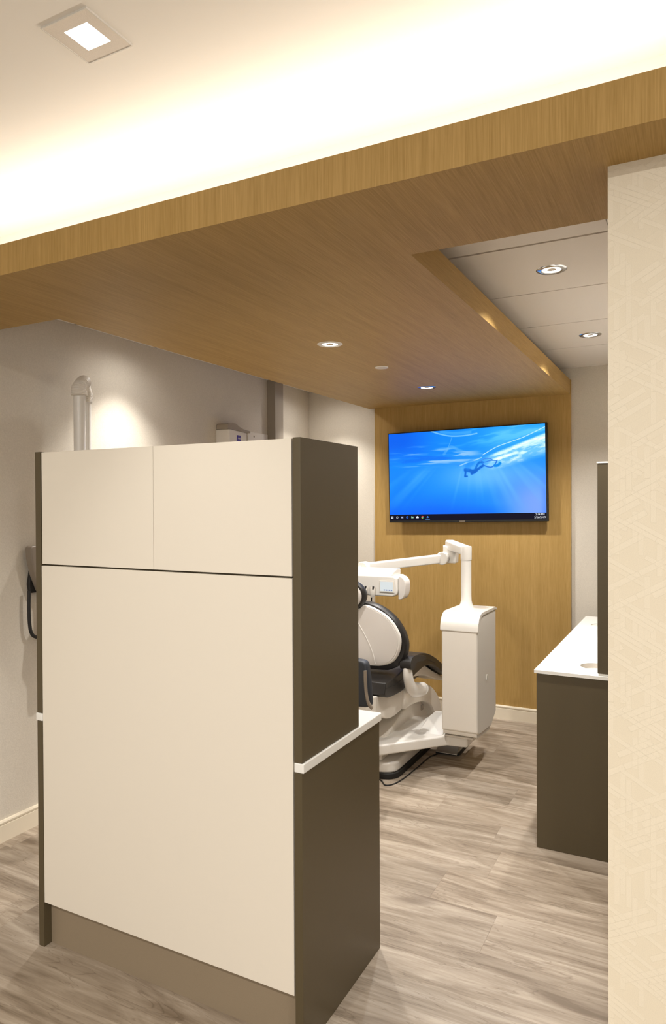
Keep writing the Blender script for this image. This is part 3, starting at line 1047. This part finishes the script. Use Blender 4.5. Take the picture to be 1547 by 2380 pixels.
for k in range(4):
    x = -1.708 + k * .0145 + (.004 if k > 1 else 0)
    box(bm, x, x + .010, 3.9415, 3.9424, 1.0895, 1.0955)
obj('display_keys', bm, MT['lcd_blue'], dsp)
for k in range(4):
    x = -1.782 - k * .052
    hdl = obj('holder', lathe([(.017, .045), (.019, .04), (.018, 0), (.012, -.02), (0, -.022)], (x, 3.940, 1.064), 20), MT['plastic_m'], hd, smooth=True)
    pts = spline([(x + .012, 3.925, 1.112), (x + .004, 3.930, 1.085), (x - .006, 3.94, 1.05), (x - .012, 3.95, 1.01), (x - .012, 3.99, .93), (x - .02, 4.08, .88), (x - .04, 4.16, .95)], 5)
    obj('hose', tube(pts, [.006 if i < 8 else .0045 for i in range(len(pts))], 10), MT['rubber'], hd, smooth=True)

# foot control, cord
fc = thing('foot_control', 'flat steel foot control on the floor under the delivery unit', 'foot control', (-1.42, 4.38, 0))
obj('pad', prism([(-1.495, 4.29), (-1.345, 4.315), (-1.345, 4.52), (-1.495, 4.52)], 2, 0, .012), MT['rubber'], fc)
obj('plate', prism([(4.283, .012), (4.283, .018), (4.36, .072), (4.51, .072), (4.51, .012)], 0, -1.492, -1.352), MT['steel'], fc, bevel=.004)
cord = spline([(-1.90, 3.70, .004), (-1.70, 3.735, .004), (-1.63, 3.715, .004), (-1.585, 3.665, .004), (-1.545, 3.70, .004), (-1.524, 3.81, .004), (-1.513, 4.0, .004), (-1.506, 4.2, .004), (-1.480, 4.275, .004)], 8)
tag(obj('power_cord', tube(cord, .0038, 8), MT['rubber'], smooth=True), 'thin black cord curling on the floor around the chair base', 'cord')

# ------------------------------------------------------------------ operator stool (mostly behind the cabinet)
so = thing('operator_stool', 'dark blue operator stool backrest showing beside the cabinet edge', 'stool', (-1.86, 3.16, 0))
sy = 3.20
obj('seat', prism(rrect(-2.06, -1.68, 2.93, 3.28, .15, 8), 2, .47, .535), MT['navy'], so, bevel=.018, seg=3)
bk = spline([(-1.72, .585), (-1.66, .580), (-1.56, .581), (-1.478, .587), (-1.468, .62), (-1.473, .70), (-1.480, .76), (-1.486, .800), (-1.500, .818), (-1.53, .824), (-1.62, .826), (-1.70, .80)], 4, closed=True)
bko = obj('backrest', prism([(x, z) for x, z in bk], 1, sy, sy + .055), MT['navy'], so, bevel=.015, seg=3)
obj('backrest_trim', tube(spline([(-1.487, sy - .008, .776), (-1.485, sy - .010, .72), (-1.480, sy - .010, .66), (-1.470, sy - .006, .612), (-1.458, sy + .01, .585)], 6), [.012] * 25, 12, flat=.6), MT['grey'], bko, smooth=True)
obj('back_stem', tube(spline([(-1.60, sy + .06, .70), (-1.62, sy + .09, .58), (-1.72, sy + .07, .46), (-1.86, 3.12, .455)], 5), .013, 12), MT['steel'], so, smooth=True)
obj('gas_column', lathe([(.026, .08), (.026, .30), (.016, .30), (.016, .47)], (-1.86, 3.10, 0), 20), MT['steel'], so, smooth=True)
for k in range(5):
    a = math.radians(72 * k + 200)
    dx, dy = math.cos(a), math.sin(a)
    lg = obj('leg', tube([(-1.86, 3.10, .095), (-1.86 + dx * .12, 3.10 + dy * .12, .088), (-1.86 + dx * .25, 3.10 + dy * .25, .070)], [.022, .018, .013], 10), MT['steel'], so, smooth=True)
    obj('caster', lathe([(0, -.012), (.025, -.012), (.027, 0), (.025, .012), (0, .012)], (-1.86 + dx * .25, 3.10 + dy * .25, .027), 20, axis=1), MT['rubber'], lg, smooth=True)

# ------------------------------------------------------------------ things on the left wall
xr = thing('x_ray_arm', 'folded white dental x-ray arm standing off the left wall', 'x-ray arm', (-2.9, 2.6, 1.2))
pA, pB = Vector((-2.765, 2.525, 0)), Vector((-2.835, 2.640, 0))
A0, B0 = (pA.x, pA.y), (pB.x, pB.y)
obj('tube', tube([(A0[0], A0[1], 1.15), (A0[0], A0[1], 1.7), (A0[0], A0[1], 2.185)], [.028, .029, .029], 24), MT['plastic'], xr, smooth=True)
obj('tube', tube([(B0[0], B0[1], 1.25), (B0[0], B0[1], 1.7), (B0[0], B0[1], 2.165)], [.0205, .0205, .0205], 24), MT['plastic'], xr, smooth=True)
el_ = spline([(A0[0], A0[1], 2.180), (A0[0], A0[1], 2.215), (A0[0] - .012, A0[1] + .035, 2.250), (-2.81, 2.60, 2.262), (B0[0] + .008, B0[1] - .025, 2.240), (B0[0], B0[1], 2.205), (B0[0], B0[1], 2.165)], 14)
n_ = len(el_)
obj('bellows', tube(el_, [(.040 - .014 * i / n_) * (1 + (.03 if i % 2 else -.03)) for i in range(n_)], 24), MT['plastic_m'], xr, smooth=True)
obj('wall_plate', B(XL, XL + .03, 2.60, 2.78, 1.10, 1.42), MT['plastic_m'], xr, bevel=.01)
obj('mount_arm', tube([(XL + .03, 2.69, 1.27), (-2.87, 2.67, 1.27), (B0[0], B0[1], 1.27)], [.035, .03, .028], 20), MT['plastic_m'], xr, smooth=True)
obj('head', tube([(A0[0] + .02, A0[1] - .02, 1.02), (A0[0] + .01, A0[1] - .01, 1.05), (A0[0], A0[1], 1.15), (A0[0], A0[1], 1.17)], [.05, .07, .07, .04], 24), MT['plastic'], xr, smooth=True)
obj('cone', tube([(A0[0] + .02, A0[1] - .02, .90), (A0[0] + .02, A0[1] - .02, 1.03)], .032, 20), MT['plastic_m'], xr, smooth=True)

hb = thing('wall_box', 'white wall device box with violet label showing above the cabinet', 'wall device', (-2.9, 4.1, 2.1))
bx = [(XL, 3.922), (-2.864, 3.930), (-2.857, 3.950), (-2.868, 4.0), (-2.880, 4.09), (-2.900, 4.20), (XL, 4.215)]
obj('body', prism(bx, 2, 1.90, 2.150), MT['plastic_m'], hb, bevel=.006)
lid = [(3.926, 2.150), (3.926, 2.183), (3.94, 2.192), (3.99, 2.200), (4.03, 2.198), (4.065, 2.182), (4.12, 2.168), (4.205, 2.160), (4.205, 2.145), (4.12, 2.147), (4.03, 2.151)]
obj('lid', prism(lid, 0, XL + .002, -2.870), MT['lid'], hb, bevel=.005)
bm = bmesh.new()
p0, p1 = Vector((-2.8738, 4.042, 0)), Vector((-2.8808, 4.092, 0))
for s0, s1, z0_, z1_ in ((0, 1, 2.076, 2.118),):
    v = [bm.verts.new(p) for p in ((p0.x + .003, p0.y, z0_), (p1.x + .003, p1.y, z0_), (p1.x + .003, p1.y, z1_), (p0.x + .003, p0.y, z1_),
                                   (p0.x - .001, p0.y, z0_), (p1.x - .001, p1.y, z0_), (p1.x - .001, p1.y, z1_), (p0.x - .001, p0.y, z1_))]
    for f in ((0, 1, 2, 3), (7, 6, 5, 4), (0, 4, 5, 1), (1, 5, 6, 2), (2, 6, 7, 3), (3, 7, 4, 0)):
        bm.faces.new([v[i] for i in f])
lb = obj('label', bm, MT['blue'], hb)
bm = bmesh.new()
for i in range(5):
    t0, t1 = .14 + i * .15, .14 + i * .15 + .10
    a_, b_ = p0.lerp(p1, t0), p0.lerp(p1, t1)
    v = [bm.verts.new((p.x + .0042, p.y, z)) for p, z in ((a_, 2.092), (b_, 2.092), (b_, 2.102), (a_, 2.102))]
    bm.faces.new(v)
obj('label_lettering', bm, MT['plastic'], lb)
obj('mount_plate', B(XL, XL + .012, 4.30, 4.57, 1.92, 2.172), MT['plastic_m'], hb, bevel=.003)
obj('screw', B(XL + .012, XL + .0145, 4.372, 4.384, 2.135, 2.147), MT['grey'], hb)

hs_ = thing('wall_handset', 'grey wall handset with looping black cable beside the cabinet edge', 'handset', (-2.93, 2.37, 1.2))
obj('body', prism([(2.338, 1.416), (2.350, 1.424), (2.42, 1.424), (2.43, 1.15), (2.395, 1.20), (2.362, 1.28), (2.342, 1.36)], 0, -2.948, -2.90), MT['grey'], hs_, bevel=.008, seg=3)
obj('cradle', prism([(2.392, 1.385), (2.41, 1.37), (2.425, 1.24), (2.415, 1.185), (2.372, 1.185), (2.364, 1.23), (2.378, 1.31)], 0, XL, -2.948), MT['rubber'], hs_, bevel=.004)
obj('cable', tube(spline([(-2.935, 2.352, 1.20), (-2.935, 2.350, 1.12), (-2.935, 2.353, 1.04), (-2.935, 2.362, .992), (-2.935, 2.385, .966), (-2.935, 2.43, .958), (-2.935, 2.48, 1.0), (-2.935, 2.49, 1.18)], 6), .0085, 12), MT['rubber'], hs_, smooth=True)
